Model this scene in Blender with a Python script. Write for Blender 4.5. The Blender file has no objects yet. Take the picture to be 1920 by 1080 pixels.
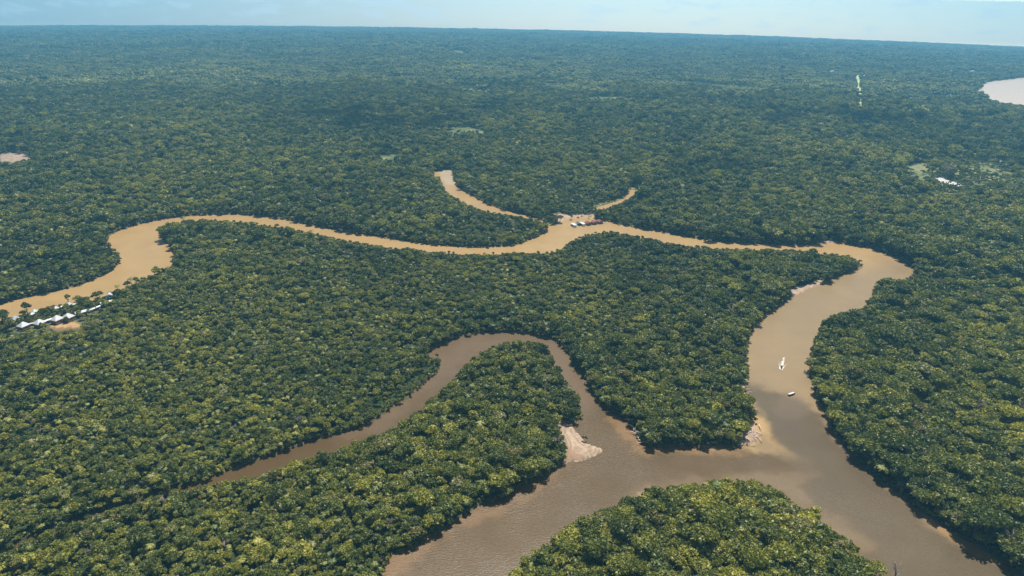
import bpy, bmesh, math, random
import numpy as np
from mathutils import Vector, Matrix
random.seed(7); rng = np.random.default_rng(7)
S = bpy.context.scene
PI = math.pi
# ------------------------------------------------------------------ camera
CAM_H = 300.0; FPX = 1297.0
PITCH = math.radians(22.85); ROLL = math.radians(1.2)
EARTH = 332000.0                       # radius of the curved ground: sets how near the horizon is
FW = np.array([0, math.cos(PITCH), -math.sin(PITCH)])
_u0 = np.array([0, math.sin(PITCH), math.cos(PITCH)]); _r0 = np.array([1., 0, 0])
RT = _r0*math.cos(ROLL) + _u0*math.sin(ROLL)
UP = -_r0*math.sin(ROLL) + _u0*math.cos(ROLL)
cd = bpy.data.cameras.new('camera'); cam = bpy.data.objects.new('camera', cd)
S.collection.objects.link(cam); S.camera = cam
cam.matrix_world = Matrix(((RT[0], UP[0], -FW[0], 0), (RT[1], UP[1], -FW[1], 0), (RT[2], UP[2], -FW[2], CAM_H), (0, 0, 0, 1)))
cd.sensor_width = 36; cd.lens = 36*FPX/1920; cd.clip_start = 1; cd.clip_end = 60000
# ------------------------------------------------------------------ light
SUN_AZ = math.radians(12)              # from +Y (view direction) towards +X (right)
SUN_EL = math.radians(65)
sd = Vector((math.sin(SUN_AZ)*math.cos(SUN_EL), math.cos(SUN_AZ)*math.cos(SUN_EL), math.sin(SUN_EL)))
sl = bpy.data.lights.new('sun', 'SUN'); sl.energy = 5.0; sl.angle = math.radians(.5); sl.color = (1, .95, .87)
so = bpy.data.objects.new('sun', sl); S.collection.objects.link(so)
so.rotation_euler = sd.to_track_quat('Z', 'Y').to_euler(); so.location = (0, 0, 900)
W = bpy.data.worlds.new('World'); S.world = W; W.use_nodes = True
S.view_settings.view_transform = 'Standard'; S.view_settings.look = 'None'
S.view_settings.gamma = 1; S.view_settings.use_curve_mapping = False
S.view_settings.exposure = 0.52
S.render.engine = 'CYCLES'
S.cycles.max_bounces = 5; S.cycles.diffuse_bounces = 2; S.cycles.glossy_bounces = 2
S.cycles.transmission_bounces = 2; S.cycles.volume_bounces = 0; S.cycles.transparent_max_bounces = 16

class NT:
    """small wrapper for building node trees"""
    def __init__(s, tree): s.t = tree; s.t.nodes.clear()
    def n(s, typ, ins=None, **kw):
        nd = s.t.nodes.new(typ)
        for k, v in kw.items(): setattr(nd, k, v)
        for k, v in (ins or {}).items():
            sk = nd.inputs[k]
            if isinstance(v, bpy.types.NodeSocket): s.t.links.new(v, sk)
            else: sk.default_value = v
        return nd
    def math(s, op, a, b=0.0, c=0.0, clamp=False):
        nd = s.n('ShaderNodeMath', {0: a, 1: b, 2: c}, operation=op, use_clamp=clamp); return nd.outputs[0]
    def mix(s, f, a, b, bt='MIX'):
        nd = s.n('ShaderNodeMix', {0: f, 6: a, 7: b}, data_type='RGBA', blend_type=bt, clamp_factor=True); return nd.outputs[2]
    def noise(s, vec, scale, detail=3, rough=.5, dist=0.0):
        nd = s.n('ShaderNodeTexNoise', {'Vector': vec, 'Scale': scale, 'Detail': detail, 'Roughness': rough, 'Distortion': dist}); return nd.outputs[0]
    def ramp(s, f, lo, hi):
        nd = s.n('ShaderNodeMapRange', {0: f, 1: lo, 2: hi, 3: 0., 4: 1.}, interpolation_type='SMOOTHSTEP'); return nd.outputs[0]

wn = NT(W.node_tree)
tc = wn.n('ShaderNodeTexCoord')
sep = wn.n('ShaderNodeSeparateXYZ', {0: tc.outputs['Generated']})
zz = wn.math('ADD', sep.outputs[2], 0.052)
comb = wn.n('ShaderNodeCombineXYZ', {0: sep.outputs[0], 1: sep.outputs[1], 2: zz})
nrm = wn.n('ShaderNodeVectorMath', {0: comb.outputs[0]}, operation='NORMALIZE')
sky = wn.n('ShaderNodeTexSky', {'Vector': nrm.outputs[0]}, sky_type='NISHITA', sun_disc=False, sun_elevation=SUN_EL, sun_rotation=SUN_AZ,
           altitude=0, air_density=1.0, dust_density=0.6, ozone_density=2.0)
# rows of small fair-weather clouds on a layer far above the haze
zc = wn.math('MAXIMUM', wn.math('ADD', sep.outputs[2], 0.066), 0.02)
cx = wn.math('DIVIDE', sep.outputs[0], zc); cy = wn.math('DIVIDE', sep.outputs[1], zc)
cv = wn.n('ShaderNodeCombineXYZ', {0: wn.math('ARCTAN2', sep.outputs[0], sep.outputs[1]), 1: wn.math('MULTIPLY', sep.outputs[2], 3.6), 2: 0.3})
c1 = wn.noise(cv.outputs[0], 26., 4, .62, .3); c2 = wn.noise(cv.outputs[0], 5., 2, .5)
cf = wn.ramp(wn.math('ADD', c1, wn.math('MULTIPLY', c2, .35)), .66, .80)
fade = wn.math('MULTIPLY', wn.ramp(sep.outputs[2], -.041, -.026), wn.ramp(sep.outputs[2], .02, .004))
cf = wn.math('MULTIPLY', wn.math('MULTIPLY', cf, fade), .45)
SK = wn.mix(1.0, sky.outputs[0], wn.mix(wn.ramp(sep.outputs[0], -.7, .45), (.82, .80, .82, 1), (1.75, 1.65, 1.48, 1)), 'MULTIPLY')
# upper sky dimmed and warmed to cut blue fill in the shade; the low band behind the haze is brighter
SK = wn.mix(1.0, SK, wn.mix(wn.ramp(sep.outputs[2], .02, .3), (1, 1, 1, 1), (.86, .68, .44, 1)), 'MULTIPLY')
SK = wn.mix(1.0, SK, wn.mix(wn.ramp(sep.outputs[2], .004, .03), (3.3, 2.9, 2.5, 1), (1, 1, 1, 1)), 'MULTIPLY')
SK = wn.mix(1.0, SK, wn.mix(wn.math('MULTIPLY', wn.ramp(sep.outputs[2], .004, .03), wn.ramp(sep.outputs[2], .25, .04)), (1, 1, 1, 1), (.55, .60, .68, 1)), 'MULTIPLY')
skc = wn.mix(cf, SK, wn.mix(wn.ramp(sep.outputs[2], .004, .03), (26., 26., 26., 1), (7., 7.4, 7.8, 1)))
bg = wn.n('ShaderNodeBackground', {'Color': skc, 'Strength': .085})
wn.n('ShaderNodeOutputWorld', {0: bg.outputs[0]})

# ------------------------------------------------------------------ picture <-> ground
def curve(x, y): return -(x*x + y*y)/(2*EARTH)
def to_px(x, y, z):
    """where a point of the place shows in the photograph (1920 x 1080)"""
    d = np.stack([x, y, z - CAM_H], -1)
    w = np.maximum(d @ FW, 1e-3)
    return 960 + FPX*(d @ RT)/w, 540 - FPX*(d @ UP)/w
def ground(px, py, z=0.0):
    """point of the curved ground (raised by z) seen at a pixel of the photograph"""
    d = FW + RT*((px - 960)/FPX) - UP*((py - 540)/FPX); d = d/np.linalg.norm(d)
    h = CAM_H - z; a = (d[0]**2 + d[1]**2)/(2*EARTH); b = d[2]
    disc = b*b - 4*a*h
    t = (-b - math.sqrt(max(disc, 0)))/(2*a)
    return Vector((d[0]*t, d[1]*t, curve(d[0]*t, d[1]*t) + z))
# value noise
_G = rng.random((256, 256))
def vnoise(x, y):
    xi = np.floor(x).astype(int); yi = np.floor(y).astype(int); fx = x - xi; fy = y - yi
    fx = fx*fx*(3 - 2*fx); fy = fy*fy*(3 - 2*fy); X = xi & 255; Y = yi & 255; X1 = (xi+1) & 255; Y1 = (yi+1) & 255
    return (_G[X, Y]*(1-fx) + _G[X1, Y]*fx)*(1-fy) + (_G[X, Y1]*(1-fx) + _G[X1, Y1]*fx)*fy
def fbm(x, y, s, o=3):
    v = 0; a = 1; t = 0
    for k in range(o): v = v + a*vnoise(x/s + 17.3*k, y/s + 9.1*k); t += a; a *= .5; s /= 2.1
    return v/t
# plan masks, traced in the photograph's frame with a margin around it
X0, Y0, MW, MH = -700, 20, 3320, 1400
def poly(pts, out=None):
    m = np.zeros((MH, MW), bool); P = [(x - X0, y - Y0) for x, y in pts]
    n = len(P); ys = np.arange(MH) + .5
    for r in range(MH):
        y = r + .5; xs = []
        for i in range(n):
            (xa, ya), (xb, yb) = P[i], P[(i+1) % n]
            if (ya <= y) != (yb <= y): xs.append(xa + (y - ya)*(xb - xa)/(yb - ya))
        xs.sort()
        for a, b in zip(xs[::2], xs[1::2]):
            a = int(max(0, round(a))); b = int(min(MW, round(b)))
            if b > a: m[r, a:b] = True
    return m
def blur(m, k):
    m = m.astype(np.float32)
    for ax in (0, 1):
        for _ in range(2):
            c = np.cumsum(np.pad(m, [(k+1, k) if a == ax else (0, 0) for a in (0, 1)], mode='edge'), axis=ax)
            n = m.shape[ax]
            m = (np.take(c, np.arange(n) + 2*k + 1 - 0, axis=ax, mode='clip') - np.take(c, np.arange(n), axis=ax))/(2*k + 1)
    return m
def look(m, px, py, fill=0):
    i = np.round(py - Y0).astype(int); j = np.round(px - X0).astype(int)
    ok = (i >= 0) & (i < MH) & (j >= 0) & (j < MW)
    r = np.full(i.shape, fill, dtype=m.dtype); r[ok] = m[i[ok], j[ok]]; return r
RIVER_N = [(-700,720),(-300,640),(0,572),(30,562),(70,553),(110,545),(150,535),(190,520),(215,505),(226,492),(222,475),(208,465),(200,455),(205,443),(225,432),(260,422),(300,412),(350,405),(400,402),(450,402),(500,406),(560,418),(620,430),(680,440),(740,449),(800,458),(860,463),(920,463),(970,458),(1010,444),(1028,433),(1025,420),
 (1008,416),(985,411),(955,405),(930,401),(903,396),(884,389),(860,378),(838,362),(828,347),(826,335),(812,330),(816,322),(835,318),(852,320),(850,335),(858,350),(880,365),(905,378),(940,393),(980,402),(1010,411),(1030,418),(1042,424),(1052,416),(1060,411),(1080,408),(1105,406),(1130,414),(1160,420),(1200,428),(1260,438),(1330,452),(1400,457),(1460,460),(1520,460),(1545,455),(1580,457),(1630,465),(1680,482),(1715,505),(1718,518),(1700,527),(1660,528),(1645,535),(1640,550),(1632,565),(1622,580),(1600,584),(1570,590),(1545,610),(1530,635),(1520,660),(1517,690),(1520,715),(1530,740),(1545,770),(1555,800),(1575,825),(1600,845),(1620,875),(1650,900),(1690,930),(1720,955),(1750,970),(1790,1000),(1840,1030),(1900,1070),(2100,1200),(2500,1420),
 (1500,1420),(1700,1250),(1640,1100),(1620,1070),(1612,1055),(1610,1035),(1590,1015),(1560,995),(1530,970),(1500,955),(1475,935),(1440,915),(1400,907),(1340,908),(1280,915),(1225,922),(1200,935),(1150,950),(1100,975),(1040,1010),(1000,1040),(985,1050),(960,1080),(860,1200),(700,1420),(300,1420),(560,1220),(715,1080),(735,1040),(780,1025),(800,1010),(840,990),(870,965),(900,945),(950,935),(965,915),(1000,905),(1030,888),(1050,872),(1062,864),(1095,862),(1133,843),(1110,828),(1085,812),(1072,795),(1088,785),(1090,765),(1080,740),(1060,715),(1045,690),(1030,660),(1010,645),(990,642),(950,645),(920,655),(895,672),(870,690),(850,715),(820,745),(790,770),(755,795),(730,812),(700,822),(660,835),(620,850),(580,862),(540,875),(500,890),(470,900),(430,905),(380,915),(330,922),(312,921),
 (330,915),(380,905),(410,890),(440,875),(480,865),(520,850),(550,838),(590,825),(640,812),(680,800),(710,785),(735,765),(770,745),(800,715),(825,695),(830,680),(820,672),(800,668),(805,660),(830,645),(860,632),(900,625),(950,622),(1000,628),(1040,637),(1060,655),(1075,680),(1095,700),(1105,725),(1120,750),(1145,772),(1175,785),(1190,805),(1200,828),(1220,837),(1260,838),(1300,838),(1350,836),(1390,838),(1405,836),(1420,825),(1432,806),(1425,790),(1412,765),(1405,745),(1400,725),(1402,700),(1400,680),(1402,650),(1408,630),(1420,605),(1440,590),(1470,568),(1490,555),(1520,540),(1560,525),(1600,508),(1620,500),(1612,490),(1590,482),(1550,478),(1510,473),(1450,470),(1400,470),(1350,468),(1300,465),(1250,458),(1200,445),(1150,436),(1110,440),(1080,450),(1060,462),(1050,473),(1020,478),(980,475),(920,478),(860,478),(800,472),(740,468),(690,460),(640,452),(590,440),(540,432),(500,425),(450,418),(400,415),(350,416),(310,425),(298,432),(300,445),(320,462),(328,478),(325,500),(305,508),(290,518),(260,530),(240,540),(215,548),(200,556),(165,566),(120,572),(60,590),(0,600),(-300,700),(-700,800)]
LAKE = [(1830,160),(1845,155),(1880,149),(1920,145),(2100,140),(2300,150),(2300,240),(2050,225),(1920,201),(1890,195),(1860,187),(1835,179),(1830,170)]
GLIMPSE = [(1750,334),(1765,333),(1790,341),(1812,349),(1800,352),(1775,345),(1752,339)]
CHANNEL = [(1112,392),(1130,386),(1152,379),(1168,373),(1179,364),(1178,356),(1191,356),(1192,364),(1180,375),(1164,383),(1136,392),(1116,396)]
CREEK = [(-60,1060),(0,1032),(60,1010),(130,978),(200,953),(260,936),(312,918),(316,928),(262,948),(202,967),(132,993),(62,1024),(0,1045),(-60,1074)]
MARSH = [(1105,393),(1125,381),(1150,376),(1170,371),(1184,362),(1178,350),(1200,350),(1217,356),(1190,366),(1172,380),(1150,391),(1128,399)]
SANDBAR = [(1044,797),(1056,790),(1071,793),(1079,807),(1088,818),(1100,829),(1118,837),(1136,843),(1113,856),(1097,863),(1060,868),(1050,874),(1061,853),(1065,843),(1059,826),(1051,810)]
MUDS = [[(1392,715),(1402,722),(1407,745),(1413,768),(1410,780),(1396,772),(1388,745)], [(1398,800),(1414,790),(1434,806),(1432,822),(1408,840),(1385,838),(1384,822)],
        [(1183,800),(1190,803),(1206,825),(1202,835),(1190,830)], [(1480,545),(1520,532),(1540,522),(1545,530),(1500,552),(1482,562)],
        [(1038,398),(1046,400),(1064,404),(1100,403),(1116,402),(1116,412),(1090,412),(1050,420),(1036,412)], [(1530,455),(1560,452),(1580,457),(1545,459)],
        [(280,930),(312,920),(330,920),(300,930)], [(1600,1035),(1620,1040),(1640,1075),(1620,1080)]]
DIRT = [[(96,612),(108,608),(140,606),(152,609),(150,616),(128,620),(108,624),(96,620)]]
CLEAR = [[(0,290),(22,288),(40,283),(46,292),(60,298),(30,306),(0,304)]]
SWATH = [(1606,139),(1612,139),(1614,160),(1618,195),(1617,211),(1609,211),(1608,180)]
FIELD = [[(855,238),(885,240),(915,248),(912,256),(885,254),(860,247)], [(835,252),(850,240),(868,246),(855,256)], [(700,293),(740,290),(760,296),(745,308),(712,304)], [(930,305),(960,308),(964,314),(945,314)],
         [(1690,315),(1722,308),(1745,318),(1720,326)], [(1810,345),(1850,350),(1920,357),(1920,363),(1860,360),(1812,354)], [(1700,329),(1735,330),(1750,335),(1735,342),(1702,337)],
         [(1838,312),(1870,322),(1900,326),(1895,331),(1860,328),(1836,318)], [(1820,200),(1850,197),(1850,203),(1822,205)], [(1100,184),(1145,182),(1240,186),(1236,190),(1150,190),(1105,190)], [(845,170),(885,166),(930,170),(920,176),(870,176)],
         [(870,152),(905,150),(900,154),(872,155)], [(1000,142),(1022,141),(1021,145),(1000,146)], [(1028,152),(1050,153),(1048,157),(1030,156)], [(1340,105),(1400,107),(1398,110),(1345,109)], [(1020,91),(1040,91),(1038,95),(1022,94)], [(845,96),(890,97),(885,101),(850,100)],
         [(1345,175),(1360,175),(1358,186),(1344,185)], [(1430,217),(1470,219),(1466,224),(1436,222)], [(45,133),(58,129),(56,133),(48,136)], [(1555,138),(1600,140),(1596,144),(1560,143)], [(1806,133),(1840,134),(1836,138),(1808,137)], [(10,150),(40,152),(36,157),(12,155)], [(1500,205),(1540,208),(1536,214),(1505,212)]]
m_river = poly(RIVER_N); m_water = m_river | poly(LAKE) | poly(GLIMPSE) | poly(CHANNEL)
m_creek = poly(CREEK)
m_marsh = poly(MARSH); m_sand = poly(SANDBAR); m_mud = np.zeros((MH, MW), bool)
for p in MUDS: m_mud |= poly(p)
m_dirt = poly(DIRT[0]); m_clear = poly(CLEAR[0])
m_field = np.zeros((MH, MW), bool)
for p in FIELD: m_field |= poly(p)
TOWN = poly([(0,600),(20,592),(60,578),(100,565),(150,556),(215,540),(220,556),(208,577),(165,600),(156,620),(100,626),(40,627),(0,624)])
m_scrub = poly([(1690,322),(1740,302),(1800,300),(1860,303),(1925,322),(1925,372),(1850,364),(1800,367),(1700,348)])
SHRUB = poly([(800,665),(832,672),(835,690),(800,720),(740,768),(700,788),(640,815),(560,840),(700,760),(790,700)])
# ragged outlines for the overgrown clearings
_yy, _xx = np.mgrid[0:MH, 0:MW].astype(np.float32)
m_field = (blur(m_field, 2) + (fbm(_xx/3.2, _yy, 3.2, 3) - .5)*1.2) > .40
m_sw = poly(SWATH); m_field |= m_sw
m_clear = (blur(m_clear, 2) + (fbm(_xx/3.2 + 50, _yy, 3.2, 3) - .5)*1.2) > .5
def near_of(m, x, y, z, H):
    px, py = to_px(x, y, z); a = look(m, px, py)
    px, py = to_px(x, y, z + H); return a | look(m, px, py)
def wob(x, y, a=2.2):          # ragged plan outline
    return x + (fbm(x, y, 14) - .5)*2*a, y + (fbm(x + 500, y, 14) - .5)*2*a
def is_water(x, y):
    z = curve(x, y); x, y = wob(x, y)
    w = near_of(m_water, x, y, z, 8.0)
    px, py = to_px(x, y, z); return (w | look(m_creek, px, py)) & ~look(m_sand, px, py)

# ------------------------------------------------------------------ materials
def mat(name):
    m = bpy.data.materials.new(name); m.use_nodes = True; return m, NT(m.node_tree)
def simple(name, col, rough=.8, var=.25, scale=2.0, metal=0.0):
    m, n = mat(name); tc = n.n('ShaderNodeTexCoord')
    f = n.noise(tc.outputs['Object'], scale, 4, .6)
    c = n.mix(f, tuple(v*(1 - var) for v in col) + (1,), tuple(min(1, v*(1 + var)) for v in col) + (1,))
    b = n.n('ShaderNodeBsdfPrincipled', {'Base Color': c, 'Roughness': rough, 'Metallic': metal})
    n.n('ShaderNodeOutputMaterial', {0: b.outputs[0]}); return m
def foliage(name, dark, mid, light, zoned=True):
    m, n = mat(name)
    g = n.n('ShaderNodeNewGeometry'); oi = n.n('ShaderNodeObjectInfo')
    pos = g.outputs['Position']
    big = n.noise(pos, .0021, 3, .55); med = n.noise(pos, .009, 3, .6)
    rnd = oi.outputs['Random']; isl = g.outputs['Random Per Island']
    f = n.math('ADD', n.math('MULTIPLY', big, .95), n.math('MULTIPLY', n.ramp(med, .25, .75), .36))
    f = n.math('ADD', f, n.math('MULTIPLY', n.math('POWER', rnd, 1.4), .62))
    f = n.math('ADD', f, n.math('SUBTRACT', n.math('MULTIPLY', isl, .36), .04))
    f = n.math('ADD', f, n.math('MULTIPLY', n.math('SUBTRACT', n.noise(pos, .055, 2, .6), .5), .75))
    f = n.math('SUBTRACT', f, n.math('MULTIPLY', n.ramp(n.n('ShaderNodeVectorMath', {0: pos}, operation='LENGTH').outputs['Value'], 1500., 5000.), .26))  # leaf colour loses yellow with distance, adding to the haze
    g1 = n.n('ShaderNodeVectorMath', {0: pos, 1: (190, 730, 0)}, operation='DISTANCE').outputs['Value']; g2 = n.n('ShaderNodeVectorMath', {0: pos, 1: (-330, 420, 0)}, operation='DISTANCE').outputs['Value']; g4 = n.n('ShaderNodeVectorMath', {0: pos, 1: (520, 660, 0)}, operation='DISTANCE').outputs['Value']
    f = n.math('ADD', n.math('SUBTRACT', f, n.math('MULTIPLY', n.ramp(g1, 420., 170.), .12)), n.math('MULTIPLY', n.math('MAXIMUM', n.ramp(g2, 430., 150.), n.ramp(g4, 220., 90.)), .09))  # first disc: deeper-green stand, darkened in place of cloud shade; others yellower
    f = n.math('ADD', f, n.math('MULTIPLY', n.ramp(n.noise(pos, .0011, 4, .6), .50, .68), .16))
    # leaf colour dulls a little more with distance; near stands stay yellower
    sp = n.n('ShaderNodeSeparateXYZ', {0: pos})
    dist = n.n('ShaderNodeVectorMath', {0: pos}, operation='LENGTH').outputs['Value']
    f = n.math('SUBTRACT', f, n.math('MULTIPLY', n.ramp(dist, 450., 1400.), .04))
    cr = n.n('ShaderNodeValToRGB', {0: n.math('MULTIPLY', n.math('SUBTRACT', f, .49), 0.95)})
    e = cr.color_ramp.elements
    e[0].position = .0; e[0].color = dark + (1,); e[1].position = 1.0; e[1].color = light + (1,)
    k = e.new(.5); k.color = mid + (1,)
    # now and then a tree of another hue
    odd = n.ramp(oi.outputs['Random'], .955, .965)
    rnd2 = n.n('ShaderNodeTexWhiteNoise', {1: oi.outputs['Random']}, noise_dimensions='1D')
    c = n.mix(n.math('MULTIPLY', odd, .6), cr.outputs[0], n.mix(rnd2.outputs[0], (.16, .13, .075, 1), (.15, .17, .11, 1)))
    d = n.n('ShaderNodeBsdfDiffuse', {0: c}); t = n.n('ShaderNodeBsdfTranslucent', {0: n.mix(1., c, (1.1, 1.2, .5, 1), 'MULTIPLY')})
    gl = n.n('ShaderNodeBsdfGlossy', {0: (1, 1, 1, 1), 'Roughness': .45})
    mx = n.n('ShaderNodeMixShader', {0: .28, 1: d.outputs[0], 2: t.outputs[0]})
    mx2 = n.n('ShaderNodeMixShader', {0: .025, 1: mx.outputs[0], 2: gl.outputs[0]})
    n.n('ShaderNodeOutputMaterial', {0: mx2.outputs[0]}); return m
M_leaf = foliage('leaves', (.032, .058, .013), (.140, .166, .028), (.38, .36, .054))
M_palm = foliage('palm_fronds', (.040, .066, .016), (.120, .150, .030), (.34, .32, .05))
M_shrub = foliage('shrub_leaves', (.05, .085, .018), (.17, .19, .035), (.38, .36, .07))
M_bark = simple('bark', (.13, .10, .075), .9, .3, 3)
M_dead = simple('bare_twigs', (.30, .25, .22), .9, .2, 1)

# ------------------------------------------------------------------ object helpers
def link(o, parent=None):
    S.collection.objects.link(o)
    if parent is not None: o.parent = parent
    return o
def mesh_np(name, V, F, mats, smooth=False, mi=None):
    me = bpy.data.meshes.new(name)
    V = np.asarray(V, np.float32); F = np.asarray(F, np.int32); k = F.shape[1]
    me.vertices.add(len(V)); me.vertices.foreach_set('co', V.ravel())
    me.loops.add(F.size); me.loops.foreach_set('vertex_index', F.ravel())
    me.polygons.add(len(F)); me.polygons.foreach_set('loop_start', np.arange(0, F.size, k, dtype=np.int32))
    for m in mats: me.materials.append(m)
    if mi is not None: me.polygons.foreach_set('material_index', np.asarray(mi, np.int32))
    me.update(calc_edges=True)
    if smooth: me.polygons.foreach_set('use_smooth', np.ones(len(F), bool))
    return me
def tag(o, label=None, cat=None, group=None, kind=None):
    if label: o['label'] = label
    if cat: o['category'] = cat
    if group: o['group'] = group
    if kind: o['kind'] = kind
    return o
def color_attr(me, cols):
    a = me.color_attributes.new('tint', 'FLOAT_COLOR', 'POINT')
    c = np.ones((len(cols), 4), np.float32); c[:, :3] = cols; a.data.foreach_set('color', c.ravel())

# ------------------------------------------------------------------ ground: one polar sheet reaching past the horizon
NA, NR = 1250, 760
def polar(na, nr, r0, r1, half):
    az = np.linspace(-half, half, na); rr = r0*(r1/r0)**np.linspace(0, 1, nr)
    A, Rr = np.meshgrid(az, rr); return (Rr*np.sin(A)).ravel(), (Rr*np.cos(A)).ravel()
def grid_faces(na, nr):
    i = np.arange(nr-1)[:, None]*na + np.arange(na-1)[None]; i = i.ravel()
    return np.stack([i, i+1, i+1+na, i+na], 1)
gx, gy = polar(NA, NR, 190, 16500, math.radians(52))
gz = curve(gx, gy)
wat = is_water(gx, gy)
wx, wy = wob(gx, gy); ppx, ppy = to_px(wx, wy, gz)
soft = np.clip(look(blur(m_water, 3), ppx, ppy), 0, 1)
sandm = look(blur(m_sand, 1), ppx, ppy)
creek = look(m_creek, ppx, ppy)
rgx = fbm(gx, gy, 30); rg2 = fbm(gx, gy, 5, 2)
H = np.full(gx.shape, .5) + rgx*.5
H[wat] = -1.6
sandh = look(blur(m_sand, 4), ppx, ppy); H = np.where((sandm > .02) | (wat & (sandh > .02)), -1.6 + 2.6*sandh + .12*(rg2 - .5), H)
H = np.where(creek & ~look(m_water, ppx, ppy), -1.2, H)
g3 = np.ones((len(gx), 1))
def C3(c): return np.array(c)[None, :]*g3
n1 = fbm(gx, gy, 9)[:, None]; n2 = fbm(gx + 900, gy, 60)[:, None]
col = C3((.028, .042, .014))*(.6 + .8*n1)
bank = C3((.17, .115, .06))*(.75 + .5*n1)
shore = np.clip(soft*2, 0, 1)[:, None]*(~wat)[:, None]
col = col*(1 - shore) + bank*shore
def paint(m, c, k=1, amt=1.0):
    global col
    f = np.clip(look(blur(m, k), ppx, ppy), 0, 1)[:, None]*amt; col = col*(1 - f) + c*f
paint(m_marsh, C3((.11, .115, .045))*(.7 + .6*n1) + C3((.05, .03, .0))*n2)
paint(m_mud, C3((.34, .25, .185))*(.6 + .8*fbm(gx, gy, 4)[:, None]))
paint(m_dirt, C3((.42, .27, .12))*(.8 + .4*n1)*(1 - .5*(ppy[:, None] > 614)))
paint(m_clear, C3((.27, .205, .155))*(.6 + .8*n1), 1)
paint(m_field, C3((.10, .125, .05))*(.4 + 1.2*n1) + C3((.10, .07, .05))*(n2 > .6), 2)
paint(m_dirt, C3((.36, .23, .11))*(.8 + .4*n1)*(1 - .5*(ppy[:, None] > 615)))
paint(m_scrub, C3((.13, .155, .06))*(.6 + .8*n1) + C3((.06, .04, .03))*(n2 > .55), 2)
paint(m_sw, C3((.42, .50, .26))*(.6 + .8*n1))
paint(TOWN, C3((.10, .10, .045))*(.5 + 1.*n1), 1, .8)
paint(m_dirt, C3((.36, .23, .11))*(.8 + .4*n1)*(1 - .5*(ppy[:, None] > 615)))
paint(m_creek, C3((.065, .048, .028)))
sc = C3((.37, .275, .20))*(.86 + .28*fbm(gx*.5, gy*2, 8)[:, None])
wet = C3((.25, .165, .11)); lowp = look(blur(poly([(1040,848),(1068,842),(1095,858),(1100,862),(1060,868),(1046,878)]), 2), ppx, ppy)[:, None]
lvl = look(blur(m_sand, 9), ppx, ppy); sc = sc*(.86 + .26*np.sin(lvl*34 + rgx*3)[:, None]*(rg2[:, None] + .3))
sc = sc*(1 - lowp) + wet*(.9 + .2*n1)*lowp
f = np.clip(sandm*1.5, 0, 1)[:, None]; col = col*(1 - f) + sc*f
ring = ((sandm > .05) & (sandm < .3))[:, None]; col = np.where(ring, C3((.42, .33, .25))*(.8 + .4*n1), col)
me = mesh_np('ground', np.stack([gx, gy, gz + H], 1), grid_faces(NA, NR), [], True)
color_attr(me, col)
m, n = mat('forest_floor_and_banks')
at = n.n('ShaderNodeAttribute', attribute_name='tint'); tcn = n.n('ShaderNodeNewGeometry')
f1 = n.noise(tcn.outputs['Position'], .35, 5, .65)
c = n.mix(1., at.outputs['Color'], n.mix(f1, (.6, .6, .6, 1), (1.4, 1.4, 1.4, 1)), 'MULTIPLY')
bp = n.n('ShaderNodeBump', {'Strength': .6, 'Distance': .6, 'Height': f1})
b = n.n('ShaderNodeBsdfPrincipled', {'Base Color': c, 'Roughness': .95, 'Normal': bp.outputs[0], 'Specular IOR Level': .2})
n.n('ShaderNodeOutputMaterial', {0: b.outputs[0]}); me.materials.append(m)
tag(link(bpy.data.objects.new('ground', me)), 'forest floor and muddy river banks under the jungle', None, None, 'structure')

# ------------------------------------------------------------------ water
NAW, NRW = 1250, 860
qx, qy = polar(NAW, NRW, 190, 9000, math.radians(52)); qz = curve(qx, qy) - .35
jx, jy = wob(qx, qy, 9); px, py = to_px(jx, jy, qz)
jx2 = qx + (fbm(qx, qy, 40, 4) - .5)*26 + (fbm(qx, qy, 7, 3) - .5)*9; jy2 = qy + (fbm(qx + 77, qy + 31, 40, 4) - .5)*26 + (fbm(qx + 200, qy, 7, 3) - .5)*9
bx_, by_ = to_px(jx2, jy2, qz)
near = look(blur(m_water | m_creek, 6), *to_px(qx, qy, qz)) > .01
near |= look(blur(m_water, 6), *to_px(qx, qy, qz + 8)) > .01
q3 = np.ones((len(qx), 1)); Q = lambda c: np.array(c)[None]*q3
TAN = (.335, .220, .092); BROWN = (.078, .047, .015); GREY = (.090, .064, .032)
wc = Q(TAN)
def zone(p, c, k, amt=1.):
    global wc
    f = np.clip(look(blur(poly(p), k), bx_, by_), 0, 1)[:, None]*amt; wc = wc*(1 - f) + Q(c)*f
# reach between the bend and the junction is paler and greyer
zone([(1380,560),(1500,520),(1720,480),(1740,540),(1600,640),(1540,740),(1570,830),(1400,760)], (.205, .148, .082), 14, .8)
zone([(1360,832),(1440,850),(1520,862),(1660,910),(1600,1010),(1400,925),(1200,935)], (.098, .066, .030), 8)
zone([(-800,800),(300,880),(640,780),(780,600),(1100,590),(1240,830),(1395,842),(1500,865),(1520,880),(1340,905),(1225,925),(1100,1000),(1000,1080),(950,1500),(-800,1500)], BROWN, 3)
zone([(790,600),(1080,600),(1130,760),(1080,790),(1000,640),(880,680),(740,800),(640,830),(700,740)], (.12, .079, .042), 12, .9)
zone([(1402,728),(1412,722),(1450,738),(1485,748),(1530,780),(1556,798),(1700,900),(2100,1100),(2100,1500),(1500,1500),(1640,1090),(1560,990),(1480,920),(1420,905),(1500,885),(1540,880),(1470,850),(1440,800),(1404,745)], GREY, 6)
zone([(1450,770),(1530,790),(1600,900),(1700,1000),(1640,1010),(1520,900),(1440,815)], (.088, .063, .036), 10, .7)
zone([(1408,838),(1432,812),(1450,838),(1500,868),(1540,884),(1500,874),(1440,850)], (.15, .105, .055), 6, .7)
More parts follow.
